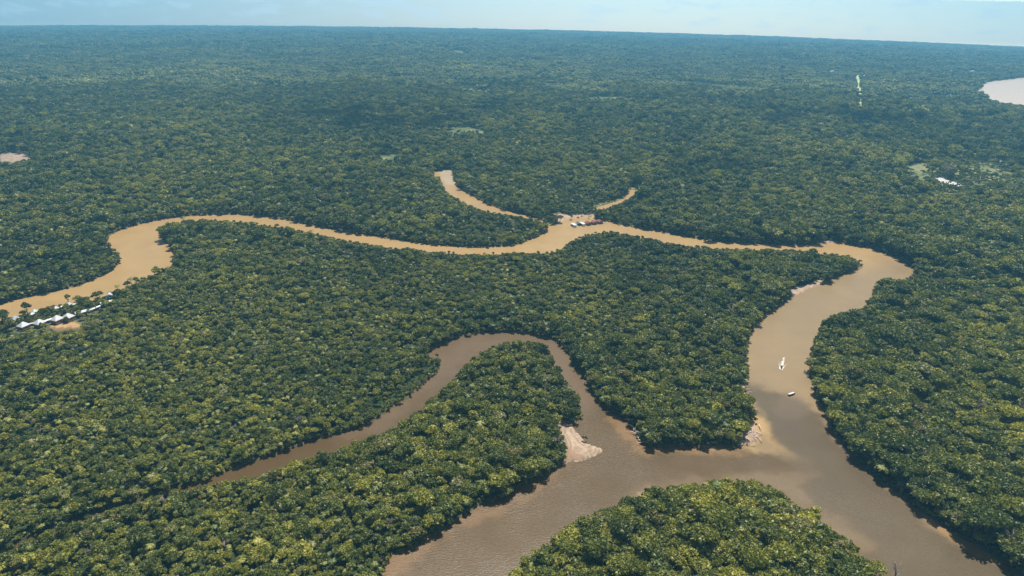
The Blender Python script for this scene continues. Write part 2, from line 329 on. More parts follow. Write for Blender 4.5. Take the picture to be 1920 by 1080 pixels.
zone([(1130,962),(1215,918),(1300,900),(1400,888),(1480,886),(1560,890),(1500,902),(1520,940),(1640,1010),(1615,1040),(1480,940),(1400,908),(1230,925)], (.155, .105, .055), 7, .7)
zone([(1530,745),(1560,800),(1700,930),(2000,1120),(2100,1200),(1980,1120),(1760,1000),(1640,900),(1540,790)], (.20, .135, .075), 6, .7)
zone([(1720,930),(1800,980),(2000,1110),(1990,1130),(1790,1015),(1730,960)], (.26, .15, .055), 4, .9)
zone([(600,1200),(720,1030),(960,930),(1060,860),(1070,880),(980,940),(800,1040),(720,1120)], (.17, .098, .042), 7, .7)
zone([(1150,770),(1210,830),(1400,832),(1400,846),(1210,850),(1130,790)], (.21, .12, .045), 4, .7)
zone([(1450,740),(1500,752),(1510,790),(1460,780)], (.13, .095, .06), 6, .6)
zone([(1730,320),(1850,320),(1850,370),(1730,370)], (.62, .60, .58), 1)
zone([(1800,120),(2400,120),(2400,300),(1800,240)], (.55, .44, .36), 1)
zone([(800,300),(862,318),(860,345),(835,345)], (.40, .34, .26), 1, .6)
fw = fbm(qx, qy, 18, 4)[:, None]; wc = wc*(.90 + .20*fw)
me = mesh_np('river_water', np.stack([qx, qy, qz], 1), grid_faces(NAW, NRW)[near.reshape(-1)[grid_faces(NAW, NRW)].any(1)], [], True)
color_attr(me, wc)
m, n = mat('silty_water')
at = n.n('ShaderNodeAttribute', attribute_name='tint'); gp = n.n('ShaderNodeNewGeometry')
mp = n.n('ShaderNodeMapping', {0: gp.outputs['Position'], 'Rotation': (0, 0, .5), 'Scale': (1., 2.6, 1.)})
w1 = n.noise(mp.outputs[0], .42, 4, .7); w2 = n.noise(gp.outputs['Position'], .013, 3, .6)
amp = n.math('MULTIPLY', w1, n.ramp(w2, .3, .7))
bp = n.n('ShaderNodeBump', {'Strength': 1.0, 'Distance': .16, 'Height': n.math('ADD', n.math('MULTIPLY', w1, .5), amp)})
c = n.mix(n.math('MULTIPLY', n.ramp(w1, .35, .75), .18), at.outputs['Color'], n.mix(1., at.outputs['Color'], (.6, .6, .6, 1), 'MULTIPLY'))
b = n.n('ShaderNodeBsdfPrincipled', {'Base Color': c, 'Roughness': .32, 'IOR': 1.33, 'Normal': bp.outputs[0]})
n.n('ShaderNodeOutputMaterial', {0: b.outputs[0]}); me.materials.append(m)
tag(link(bpy.data.objects.new('river_water', me)), 'silty brown river water winding through the jungle', None, None, 'structure')

# ------------------------------------------------------------------ trees
def frame_of(nv):
    a = np.cross(nv, rng.normal(size=nv.shape)); a /= np.linalg.norm(a, axis=1)[:, None]; return a, np.cross(nv, a)
def leaves(P, Nn, size, bend=.0):
    """one bent leaf clump (two triangles) at each point"""
    a, b = frame_of(Nn); s = size*(.55 + .95*rng.random(len(P))**1.6)[:, None]; asp = (.55 + .5*rng.random(len(P)))[:, None]
    v = np.stack([P - a*s, P - b*s*asp - Nn*s*.25, P + a*s, P + b*s*asp - Nn*s*.25], 1).reshape(-1, 3)
    i = np.arange(len(P))*4; F = np.concatenate([np.stack([i, i+1, i+2], 1), np.stack([i, i+2, i+3], 1)]); return v, F
def sphere_dirs(k): d = rng.normal(size=(k, 3)); return d/np.linalg.norm(d, axis=1)[:, None]
def crown_mesh(name, R, Hc, base, lobes, nleaf, size, core=True, flat=.7, ragged=False):
    """uneven crown: lobes scattered over a dome, leaf clumps over each lobe, darkness comes from real gaps"""
    V = []; Fs = []; off = 0
    L = []
    for i in range(lobes):
        t = 2*PI*(i*.618) + rng.random()*.8; q = math.sqrt((i + .5)/lobes)*.78
        rr = R*q; zc = base + Hc*(.86 - .62*q*q + .22*(rng.random() - .5)); L.append((rr*math.cos(t), rr*math.sin(t), zc, R*(.30 + .20*rng.random())))
    if ragged: L = [(x*1.25 + rng.normal()*R*.14, y*.8 + rng.normal()*R*.14, z + rng.normal()*Hc*.16, r*(.65 + .6*rng.random())) for x, y, z, r in L if rng.random() > .22]
    for (x, y, z, r) in L:
        k = int(nleaf/lobes*(r/(R*.4))**2); d = sphere_dirs(k); d[:, 2] = np.abs(d[:, 2])*1.1 - .25*rng.random(k); d /= np.linalg.norm(d, axis=1)[:, None]
        rad = r*(.82 + .3*rng.random(k))[:, None]
        P = d*rad*np.array([1, 1, flat]) + np.array([x, y, z])
        Nn = d + .85*rng.normal(size=d.shape); Nn /= np.linalg.norm(Nn, axis=1)[:, None]
        v, f = leaves(P, Nn, size); V.append(v); Fs.append(f + off); off += len(v)
        if core:
            bm = bmesh.new(); bmesh.ops.create_icosphere(bm, subdivisions=1, radius=1)
            cv = np.array([q.co[:] for q in bm.verts])*r*.58*(.85 + .3*rng.random((len(bm.verts), 1)))*np.array([1, 1, flat]) + np.array([x, y, z - r*.12])
            cf = np.array([[q.index for q in p.verts] for p in bm.faces]); bm.free()
            V.append(cv); Fs.append(cf + off); off += len(cv)
    return mesh_np(name, np.concatenate(V), np.concatenate(Fs), [M_shrub if 'shrub' in name else M_leaf])
def palm_mesh(name, R, top):
    V = []; F = []; off = 0
    nf = 15
    for i in range(nf):
        t = 2*PI*i/nf + rng.normal()*.15; up = .2 + .9*rng.random(); k = 5; w = R*.17
        ca, sa = math.cos(t), math.sin(t)
        for j in range(k + 1):
            s = j/k; r = R*s*(1 - .12*s); z = top + R*(up*s - 1.15*s*s)*.62; ww = w*math.sin(PI*min(1, .12 + s*.9))**.6 + .03
            dz = -ww*.55
            V += [(ca*r - sa*ww, sa*r + ca*ww, z + dz), (ca*r, sa*r, z), (ca*r + sa*ww, sa*r - ca*ww, z + dz)]
        for j in range(k):
            a = off + j*3; F += [(a, a+1, a+4, a+3), (a+1, a+2, a+5, a+4)]
        off += 3*(k + 1)
    return mesh_np(name, V, F, [M_palm])
def tube(bm, pts, rad, seg=6):
    prev = None
    for i, p in enumerate(pts):
        p = Vector(p); d = Vector(pts[min(i+1, len(pts)-1)]) - Vector(pts[max(i-1, 0)]); q = d.to_track_quat('Z', 'Y')
        ring = [bm.verts.new(p + q @ Vector((math.cos(2*PI*k/seg)*rad[i], math.sin(2*PI*k/seg)*rad[i], 0))) for k in range(seg)]
        if prev:
            for k in range(seg): bm.faces.new((prev[k], prev[(k+1) % seg], ring[(k+1) % seg], ring[k]))
        else: bm.faces.new(ring[::-1])
        prev = ring
    bm.faces.new(prev)
def bm_mesh(bm, name, mats, smooth=False):
    me = bpy.data.meshes.new(name); bmesh.ops.recalc_face_normals(bm, faces=bm.faces[:]); bm.to_mesh(me); bm.free()
    for m in mats: me.materials.append(m)
    if smooth: me.polygons.foreach_set('use_smooth', [True]*len(me.polygons))
    return me
def trunk_mesh(name, h, r, R, limbs=5):
    bm = bmesh.new(); tube(bm, [(0, 0, -1.5), (0, 0, h*.4), (.1, .1, h*.75), (0, .1, h)], [r*1.35, r, r*.75, r*.4])
    for i in range(limbs):
        t = 2*PI*i/max(limbs, 1) + .4; tube(bm, [(0, 0, h*.6), (math.cos(t)*R*.25, math.sin(t)*R*.25, h*.82), (math.cos(t)*R*.6, math.sin(t)*R*.6, h*1.0)], [r*.5, r*.35, r*.15], 5)
    return bm_mesh(bm, name, [M_bark], True)
def bare_mesh(name, h, R, n1=9, n2=6):
    bm = bmesh.new(); tube(bm, [(0, 0, -1.5), (0, 0, h*.4), (.2, 0, h*.7)], [.5, .4, .25])
    for i in range(n1):
        t = 2*PI*i/n1 + random.random(); s = .4 + .4*random.random(); z0 = h*(.35 + .35*random.random())
        e = Vector((math.cos(t)*R*s, math.sin(t)*R*s, h*(.65 + .35*random.random()))); tube(bm, [(0, 0, z0), (e.x*.5, e.y*.5, (z0 + e.z)/2 + .5), e], [.22, .16, .08], 5)
        for j in range(n2):
            t2 = t + random.uniform(-1, 1); e2 = e + Vector((math.cos(t2), math.sin(t2), random.uniform(0, .9)))*R*.38
            st = Vector((e.x*.5, e.y*.5, (z0 + e.z)/2 + .5)).lerp(e, random.random()); tube(bm, [st, e2], [.10, .05], 4)
    return bm_mesh(bm, name, [M_dead])
KINDS = {}   # name -> (crown mesh, trunk mesh, radius, height)
def kind(name, R, Hc, base, lobes, nleaf, size, flat=.7, ragged=False):
    KINDS[name] = (crown_mesh(name + '_crown', R, Hc, base, lobes, nleaf, size, True, flat, ragged), trunk_mesh(name + '_trunk', base + Hc*.3, .35, R), R, base + Hc)
kind('broad_tree', 5.4, 4.6, 6.0, 11, 620, .62, .62)
kind('broad_tree_b', 4.6, 4.2, 5.6, 9, 520, .58, .7)
kind('round_tree', 3.6, 5.0, 5.2, 8, 430, .55, .85)
kind('round_tree_b', 3.9, 5.6, 5.6, 9, 460, .58, .85)
kind('small_tree', 2.7, 3.6, 3.4, 6, 280, .48, .9)
kind('small_tree_b', 2.5, 3.2, 3.2, 5, 240, .5, .9)
kind('emergent_tree', 6.6, 4.4, 10.5, 14, 800, .66, .55)
kind('ragged_tree', 5.0, 4.6, 6.2, 14, 560, .6, .7, True)
kind('ragged_tree_b', 4.2, 5.0, 5.0, 12, 470, .56, .8, True)
kind('shrub', 2.0, 2.0, .8, 5, 190, .42, .8)
KINDS['palm_tree'] = (palm_mesh('palm_crown', 3.6, 9.0), trunk_mesh('palm_trunk', 9.0, .22, 1, 0), 3.3, 10.2)
KINDS['palm_tree_b'] = (palm_mesh('palm_crown_b', 3.0, 7.2), trunk_mesh('palm_trunk_b', 7.2, .2, 1, 0), 2.7, 8.2)
KINDS['bare_tree'] = (bare_mesh('bare_tree_crown', 10, 3.8), None, 3.4, 10)
KN = list(KINDS); IDX = {k: i for i, k in enumerate(KN)}
# far clumps: one prototype is a clump of simple crowns
def clump_mesh(name, R, k):
    V = []; Fs = []; off = 0
    bm = bmesh.new(); bmesh.ops.create_icosphere(bm, subdivisions=2, radius=1); iv = np.array([q.co[:] for q in bm.verts]); fi = np.array([[q.index for q in p.verts] for p in bm.faces]); bm.free()
    for i in range(k):
        t = 2*PI*i*.618; q = math.sqrt((i + .5)/k); x, y = R*q*math.cos(t) + rng.normal()*1.5, R*q*math.sin(t) + rng.normal()*1.5
        r = 2.6 + 3.2*rng.random()**1.5; z = 2 + 9.5*rng.random()
        v = iv*r*(.8 + .38*rng.random((len(iv), 1)))*np.array([1, 1, .8]) + np.array([x, y, z]); V.append(v); Fs.append(fi + off); off += len(v)
        kk = 26; d = sphere_dirs(kk); d[:, 2] = np.abs(d[:, 2]); P = d*r*1.02*np.array([1, 1, .8]) + np.array([x, y, z]); Nn = d + .6*rng.normal(size=d.shape); Nn /= np.linalg.norm(Nn, axis=1)[:, None]
        v, f = leaves(P, Nn, 1.3); V.append(v); Fs.append(f + off); off += len(v)
    return mesh_np(name, np.concatenate(V), np.concatenate(Fs), [M_leaf])
CLUMPS = [clump_mesh('far_clump', 15, 17) for _ in range(5)]

def scatter(r0, r1, s):
    """jittered planting grid between two distances from the camera foot"""
    half = math.radians(47); n_ = int(r1*2/s) + 2
    X = r1*math.sin(half)
    xs = np.arange(-X, X, s); ys = np.arange(r0*math.cos(half)*.95, r1, s)
    A, B = np.meshgrid(xs, ys); A = A + (np.arange(len(ys)) % 2)[:, None]*s*.5
    x = A.ravel() + (rng.random(A.size) - .5)*s*.95; y = B.ravel() + (rng.random(A.size) - .5)*s*.95
    r = np.hypot(x, y); a = np.abs(np.arctan2(x, y)); k = (r >= r0) & (r < r1) & (a < half); return x[k], y[k]
R_IND = [(205, 900, 3.8), (900, 1500, 5.8), (1500, 3300, 7.6)]
def far_side(x, y):
    """ragged frontier beyond which the forest is planted in clumps"""
    return (np.hypot(x, y) - 2100)/1200 + (fbm(x, y, 260, 3) - .5)*1.5 > .5
R_FAR = [(1700, 4800, 15.5), (4800, 8500, 22.), (8500, 15500, 34.)]
BLK = m_marsh | m_mud | m_dirt | m_clear | m_field
PX, PY, PK, PS = [], [], [], []
ITEMS = []
for r0, r1, s in R_IND:
    x, y = scatter(r0, r1, s); z = curve(x, y); px, py = to_px(x, y, z)
    inside = (px > -260) & (px < 2180) & (py < 1300) & ~(far_side(x, y) & (np.hypot(x, y) > 1700)); x, y, z, px, py = [q[inside] for q in (x, y, z, px, py)]
    # stands: size of the trees and the mix of kinds change over the forest
    st = fbm(x, y, 260, 3); fine = fbm(x + 300, y - 800, 45, 2); rnd = rng.random(len(x))
    right = np.clip((px - 1250)/300, 0, 1)*(py > 430); far = np.clip((np.hypot(x, y) - 800)/900, 0, 1)
    big = np.clip((st - .42)*2.2 + (fine - .5)*1.6 + right*.55 + far*.35, 0, 1)
    shr = look(SHRUB, px, py)
    u = rng.random(len(x)); k = np.full(len(x), IDX['round_tree'])
    pb = .06 + .36*big; pp = np.where(px < 1150, .17, .07)*(1 - .6*far)
    k = np.where(u < pb, np.where(rnd < .5, IDX['broad_tree'], IDX['broad_tree_b']), k)
    k = np.where((u >= pb) & (u < pb + .24), IDX['round_tree_b'], k)
    k = np.where((u >= pb + .24) & (u < pb + .24 + .30*(1 - big)), np.where(rnd < .5, IDX['small_tree'], IDX['small_tree_b']), k)
    rg_ = rng.random(len(x)); k = np.where((rg_ < .30), np.where(rnd < .5, IDX['ragged_tree'], IDX['ragged_tree_b']), k)
    k = np.where(u > 1 - pp, np.where(rnd < .6, IDX['palm_tree'], IDX['palm_tree_b']), k)
    k = np.where((u > .5) & (u < .5 + .018 + .02*big), IDX['emergent_tree'], k)
    k = np.where((u > .6) & (u < .614), IDX['bare_tree'], k)
    scb = look(m_scrub, px, py) & (rnd < .78)
    k = np.where((shr & (rnd < .8)) | scb, IDX['shrub'], k)
    sc_ = (.62 + .80*rng.random(len(x))**1.6)*(.88 + .30*big)*(s/5.0)**.75*np.where(px < 1200, .86, 1.06)
    RR = np.array([KINDS[q][2] for q in KN])[k]; HH = np.array([KINDS[q][3] for q in KN])[k]
    done = np.zeros(len(x), bool)
    for att in (1., .72, .5, .34):
        ss = sc_*att; h = HH*ss; R_ = RR*ss*.7
        bad = look(BLK, px, py) & (rng.random(len(x)) > .03)
        for dx, dy, hz in ((0, 0, 0), (0, 0, .5), (0, 0, .93), (.8, 0, .55), (-.8, 0, .55)):
            X_, Y_ = wob(x + dx*R_, y + dy*R_); a, b = to_px(X_, Y_, z + h*hz); bad |= look(m_water, a, b) | (look(m_sand | m_dirt | m_clear, a, b))
            if hz <= .5: bad |= look(m_creek, a, b)
        bad |= look(m_field, *to_px(x, y, z + h*.8)) & (rng.random(len(x)) < .75)
        tw = rng.random(len(x)) > .13; bad |= look(TOWN, px, py) & tw; bad |= look(TOWN, *to_px(x, y, z + h*.85)) & tw
        ok = ~bad & ~done; done |= ok
        kk = np.where((att < .6) & (k != IDX['palm_tree']), np.where(rnd < .5, IDX['small_tree'], IDX['shrub']), k)
        s2 = ss*np.where((att < .6) & (kk != k), 1.5, 1.)
        for q in np.nonzero(ok)[0]: ITEMS.append((x[q], y[q], z[q] + .3, kk[q], s2[q]))
x, y = scatter(205, 2400, 3.4); z = curve(x, y); X_, Y_ = wob(x, y); a, b = to_px(X_, Y_, z); wb = blur(m_water | m_creek, 4)
near_ = (look(wb, a, b) > .02) | (look(wb, *to_px(X_, Y_, z + 8)) > .02); bad = near_of(m_water, X_, Y_, z, 2.5) | look(m_water, *to_px(X_, Y_, z + 1)) | look(m_sand | m_mud | m_dirt | m_clear | m_creek, a, b) | (look(m_marsh, a, b) & (rng.random(len(x)) > .2))
for q in np.nonzero(near_ & ~bad)[0]: ITEMS.append((x[q], y[q], z[q] + .1, IDX['shrub'] if q % 3 else IDX['small_tree_b'], (.75 + .5*rng.random())*(1. if q % 3 else .72)))
IT = np.array(ITEMS)
# far canopy clumps
for r0, r1, s in R_FAR:
    x, y = scatter(r0, r1, s); z = curve(x, y); px, py = to_px(x, y, z)
    ok = (px > -220) & (px < 2140) & (far_side(x, y) | (np.hypot(x, y) > 3300))
    a2, b2 = to_px(x, y, z + 12); fm = blur(m_water | m_field | m_clear, 1)
    ok &= ~(look(m_water, px, py) | look(m_water, a2, b2)) & (look(fm, px, py) < .45) & ~(look(m_field, a2, b2) & (rng.random(len(x)) < .8))
    for sx in (-1, 1):
        a3, b3 = to_px(x + sx*13*(s/15.)**.85, y, z + 6); ok &= ~look(m_sw, np.clip(a3, X0 + 1, X0 + MW - 2), b3) & ~(look(m_field, a3, b3) & (rng.random(len(x)) < .5))
    x, y, z, px = [q[ok] for q in (x, y, z, px)]
    st = fbm(x, y, 420, 4); lift = .45 + .8*np.clip((st - .35)*2, 0, 1) + .8*np.clip((fbm(x + 40, y, 90, 2) - .4)*2, 0, 1)
    keep = rng.random(len(x)) > .05; x, y, z, lift = [q[keep] for q in (x, y, z, lift)]
    kk = len(KN) + rng.integers(0, len(CLUMPS), len(x)); sc_ = (s/15.)**.85*(.8 + .45*rng.random(len(x)))
    IT = np.concatenate([IT, np.stack([x, y, z + (lift - 1)*6, kk, sc_*lift**.6], 1)])
print('trees', len(IT))
# the 300 trees that show largest become things of their own
px, py = to_px(IT[:, 0], IT[:, 1], IT[:, 2] + 7); dep = IT[:, 1]*FW[1] + (IT[:, 2] - CAM_H)*FW[2]
infr = (px > 12) & (px < 1908) & (py > 10) & (py < 1066) & (IT[:, 3] < len(KN)) & (IT[:, 3] != IDX['shrub'])
siz = np.array([KINDS[q][2] for q in KN] + [0]*len(CLUMPS))[IT[:, 3].astype(int)]*IT[:, 4]/dep
siz[~infr] = 0; top = np.argsort(-siz)[:296]
rest = np.ones(len(IT), bool); rest[top] = False
def place_name(x, y):
    if x < 700 + max(0, (1080 - y))*.9 and y > 700 and x < 1100:
        return 'on the spit left of the brown river'
    if x < 1640 and y > 900: return 'on the wooded point at the bottom edge'
    if x >= 1500: return 'on the right-hand river bank'
    if x >= 1100: return 'on the headland behind the river junction'
    return 'in the forest between the two rivers'
DESC = {'ragged_tree': 'ragged open-crowned jungle tree', 'ragged_tree_b': 'uneven loose-crowned jungle tree', 'broad_tree': 'broad lumpy-crowned jungle tree', 'broad_tree_b': 'wide low-domed jungle tree', 'round_tree': 'round-crowned green jungle tree',
        'round_tree_b': 'tall tufted jungle tree', 'small_tree': 'small bushy jungle tree', 'small_tree_b': 'little dense jungle tree', 'emergent_tree': 'large flat-topped emergent tree',
        'shrub': 'low green shrub', 'palm_tree': 'palm with arching star-shaped fronds', 'palm_tree_b': 'short palm with drooping fronds', 'bare_tree': 'leafless grey tree with bare twigs'}
BASE = {'ragged_tree_b': 'ragged_tree', 'broad_tree_b': 'broad_tree', 'round_tree_b': 'round_tree', 'small_tree_b': 'small_tree', 'palm_tree_b': 'palm_tree'}
def make_tree(k, loc, rz, sc, label, group, cat=None):
    nm = BASE.get(k, k); t = link(bpy.data.objects.new(nm, None)); t.location = loc; t.rotation_euler = (0, 0, rz); t.scale = (sc, sc, sc*random.uniform(.9, 1.1)); t.empty_display_size = 2
    cr, tr, _, _ = KINDS[k]
    link(bpy.data.objects.new('branches' if k == 'bare_tree' else 'crown', cr), t)
    if tr is not None: link(bpy.data.objects.new('trunk', tr), t)
    tag(t, label, cat or ('palm' if 'palm' in k else 'tree'), group); return t
for i in top:
    k = KN[int(IT[i, 3])]; pl = place_name(px[i], py[i])
    make_tree(k, IT[i, :3], random.uniform(0, 2*PI), IT[i, 4], DESC[k] + ' ' + pl, ('palms ' if 'palm' in k else DESC[k].split(' with')[0] + 's ') + pl)
# everything else: one mass of forest
PC = bpy.data.collections.new('canopy_prototypes')
for i, kn in enumerate(KN):
    cr, tr, _, _ = KINDS[kn]
    PC.objects.link(bpy.data.objects.new('p%02d_crown' % i, cr))
for i, c in enumerate(CLUMPS): PC.objects.link(bpy.data.objects.new('p%02d_clump' % (i + len(KN)), c))
FI = IT[rest]; me = bpy.data.meshes.new('rainforest_canopy'); me.vertices.add(len(FI)); me.vertices.foreach_set('co', FI[:, :3].astype(np.float32).ravel())
a = me.attributes.new('pick', 'INT', 'POINT'); a.data.foreach_set('value', FI[:, 3].astype(np.int32))
a = me.attributes.new('size', 'FLOAT_VECTOR', 'POINT'); a.data.foreach_set('vector', (FI[:, 4:5]*np.stack([.82 + .4*rng.random(len(FI)), .82 + .4*rng.random(len(FI)), (.85 + .35*rng.random(len(FI)))*np.where(np.hypot(FI[:, 0], FI[:, 1]) > 8000, .45, 1)], 1)).astype(np.float32).ravel())
a = me.attributes.new('lean', 'FLOAT', 'POINT'); a.data.foreach_set('value', (rng.normal(size=len(FI))*.10).astype(np.float32))
a = me.attributes.new('turn', 'FLOAT', 'POINT'); a.data.foreach_set('value', (rng.random(len(FI))*6.283).astype(np.float32))
fo = link(bpy.data.objects.new('rainforest_canopy', me)); tag(fo, 'unbroken rainforest canopy stretching to the horizon', 'forest', None, 'stuff')
ng = bpy.data.node_groups.new('plant_forest', 'GeometryNodeTree'); ng.interface.new_socket('Geometry', in_out='INPUT', socket_type='NodeSocketGeometry'); ng.interface.new_socket('Geometry', in_out='OUTPUT', socket_type='NodeSocketGeometry')
N = ng.nodes; Lk = ng.links.new
gi = N.new('NodeGroupInput'); go = N.new('NodeGroupOutput'); iop = N.new('GeometryNodeInstanceOnPoints'); ci = N.new('GeometryNodeCollectionInfo')
ci.inputs['Collection'].default_value = PC; ci.inputs['Separate Children'].default_value = True; ci.inputs['Reset Children'].default_value = True
def na(nm, ty):
    q = N.new('GeometryNodeInputNamedAttribute'); q.data_type = ty; q.inputs[0].default_value = nm; return q.outputs[0]
cx_ = N.new('ShaderNodeCombineXYZ'); Lk(na('turn', 'FLOAT'), cx_.inputs[2])
er = N.new('FunctionNodeEulerToRotation'); Lk(cx_.outputs[0], er.inputs[0])
mtp = N.new('GeometryNodeMeshToPoints')
Lk(gi.outputs[0], iop.inputs['Points']); Lk(ci.outputs[0], iop.inputs['Instance']); iop.inputs['Pick Instance'].default_value = True
Lk(na('pick', 'INT'), iop.inputs['Instance Index']); Lk(er.outputs[0], iop.inputs['Rotation']); Lk(na('lean', 'FLOAT'), cx_.inputs[0]); Lk(na('size', 'FLOAT_VECTOR'), iop.inputs['Scale']); Lk(iop.outputs[0], go.inputs[0])
md = fo.modifiers.new('forest', 'NODES'); md.node_group = ng
# ------------------------------------------------------------------ clouds overhead that shade parts of the forest (above the frame)
m, n = mat('cloud_vapour'); oc = n.n('ShaderNodeTexCoord')
d_ = n.n('ShaderNodeBsdfDiffuse', {0: (.95, .95, .96, 1)}); tl = n.n('ShaderNodeBsdfTranslucent', {0: (.95, .95, .96, 1)}); tr_ = n.n('ShaderNodeBsdfTransparent')
a_ = n.n('ShaderNodeMixShader', {0: .5, 1: d_.outputs[0], 2: tl.outputs[0]}); f_ = n.noise(oc.outputs['Object'], .012, 3, .6)
b_ = n.n('ShaderNodeMixShader', {0: n.math('MAXIMUM', n.ramp(f_, .80, .45), .76), 1: a_.outputs[0], 2: tr_.outputs[0]}); n.n('ShaderNodeOutputMaterial', {0: b_.outputs[0]}); M_cloud = m
def cloud(px, py, wid, dep, alt, label):
    g = ground(px, py); t = alt/sd.z; c = Vector((g.x, g.y, g.z)) + sd*t
    V = []; F = []; off = 0
    bm = bmesh.new(); bmesh.ops.create_icosphere(bm, subdivisions=2, radius=1); iv = np.array([q.co[:] for q in bm.verts]); fi = np.array([[q.index for q in p.verts] for p in bm.faces]); bm.free()
    for i in range(34):
        t = 2*PI*rng.random(); q = rng.random()**.6; r = (.10 + .16*rng.random()*(1.2 - q))*min(wid, dep)*.9
        v = iv*np.array([1.5*r, r*1.2, r*.45])*(.85 + .3*rng.random((len(iv), 1))) + np.array([math.cos(t)*q*wid/2, math.sin(t)*q*dep/2, r*.3]); V.append(v); F.append(fi + off); off += len(v)
    o = link(bpy.data.objects.new('cloud', mesh_np('cloud', np.concatenate(V), np.concatenate(F), [M_cloud], True))); o.location = c
    tag(o, label, 'cloud', 'clouds drifting over the forest')
cloud(655, 226, 620, 420, 900, 'small cumulus cloud drifting over the far middle of the forest')
cloud(1620, 232, 900, 380, 900, 'long cumulus cloud drifting over the far right forest')
cloud(1260, 322, 620, 150, 900, 'thin cumulus cloud drifting over the forest behind the moored boats')

# ------------------------------------------------------------------ buildings and boats
M_white = simple('white_metal_roof', (.54, .55, .60), .35, .06, 1.5)
M_grey = simple('grey_zinc_roof', (.34, .38, .41), .4, .12, 1.5)
M_teal = simple('pale_green_roof', (.36, .50, .46), .5, .12, 1.5)
M_maroon = simple('maroon_roof', (.20, .045, .055), .6, .25, 1.5)
M_wood = simple('wooden_planks', (.26, .16, .09), .8, .3, 4)
M_darkwood = simple('dark_wood', (.10, .065, .045), .8, .3, 4)
M_glass = simple('window_dark', (.03, .04, .05), .15, .1, 4)
M_hull = simple('painted_hull', (.70, .70, .69), .4, .08, 2)
M_dark = simple('dark_hull', (.035, .035, .045), .4, .2, 2)
M_navy = simple('navy_awning', (.05, .06, .12), .7, .2, 2)
M_foam = simple('white_foam', (.70, .68, .64), .6, .05, 2)
M_log = simple('bleached_wood', (.55, .44, .36), .85, .3, 1.2)
def bx(bm, x0, x1, y0, y1, z0, z1):
    v = [bm.verts.new(p) for p in ((x0,y0,z0),(x1,y0,z0),(x1,y1,z0),(x0,y1,z0),(x0,y0,z1),(x1,y0,z1),(x1,y1,z1),(x0,y1,z1))]
    for f in ((0,3,2,1),(4,5,6,7),(0,1,5,4),(1,2,6,5),(2,3,7,6),(3,0,4,7)): bm.faces.new([v[i] for i in f])
def part(name, m, parent, *boxes, fn=None):
    bm = bmesh.new()
    for b in boxes: bx(bm, *b)
    if fn: fn(bm)
    return link(bpy.data.objects.new(name, bm_mesh(bm, name, [m])), parent)
def gable(bm, w, d, z, h, t=.18, ov=.6):
    """ridge along y; folded sheet with thickness"""
    W2 = w/2 + ov; D2 = d/2 + ov
    for s in (-1, 1):
        a = [(0, -D2, z + h), (0, D2, z + h), (s*W2, D2, z - .25), (s*W2, -D2, z - .25)]
        top = [bm.verts.new((x + s*.004*(x == 0), y, zz + t)) for x, y, zz in a]; bot = [bm.verts.new((x + s*.004*(x == 0), y, zz)) for x, y, zz in a]
        bm.faces.new(top); bm.faces.new(bot[::-1])
        for i in range(4): j = (i+1) % 4; bm.faces.new((top[i], bot[i], bot[j], top[j]))
def hip(bm, w, d, z, h, t=.18, ov=.35):
    W2 = w/2 + ov; D2 = d/2 + ov; c = [(-W2, -D2), (W2, -D2), (W2, D2), (-W2, D2)]
    lo = [bm.verts.new((x, y, z - .2)) for x, y in c]; up_ = [bm.verts.new((x, y, z - .2 + t)) for x, y in c]
    r = max(0, (W2 - D2))*.8 + .3; a = bm.verts.new((-r, 0, z + h)); b = bm.verts.new((r, 0, z + h)); bm.faces.new(lo[::-1])
    for i in range(4): j = (i+1) % 4; bm.faces.new((lo[i], lo[j], up_[j], up_[i]))
    bm.faces.new((up_[0], up_[1], b, a)); bm.faces.new((up_[1], up_[2], b)); bm.faces.new((up_[2], up_[3], a, b)); bm.faces.new((up_[3], up_[0], a))
def endwall(bm, w, d, z, h):
    for y in (-d/2, d/2 - .1):
        f = [bm.verts.new((x, y, zz)) for x, zz in ((-w/2, z), (w/2, z), (0, z + h*.97))]; g = [bm.verts.new((v.co.x, y + .1, v.co.z)) for v in f]
        bm.faces.new(f); bm.faces.new(g[::-1])
        for i in range(3): j = (i+1) % 3; bm.faces.new((f[i], g[i], g[j], f[j]))
def root(name, loc, rz, label, cat, group=None, sc=1):
    o = link(bpy.data.objects.new(name, None)); o.location = loc; o.rotation_euler = (0, 0, rz); o.scale = (sc,)*3; o.empty_display_size = 2
    return tag(o, label, cat, group)
def heading(a, b):
    A, B = ground(*a), ground(*b); return math.atan2(B.y - A.y, B.x - A.x)
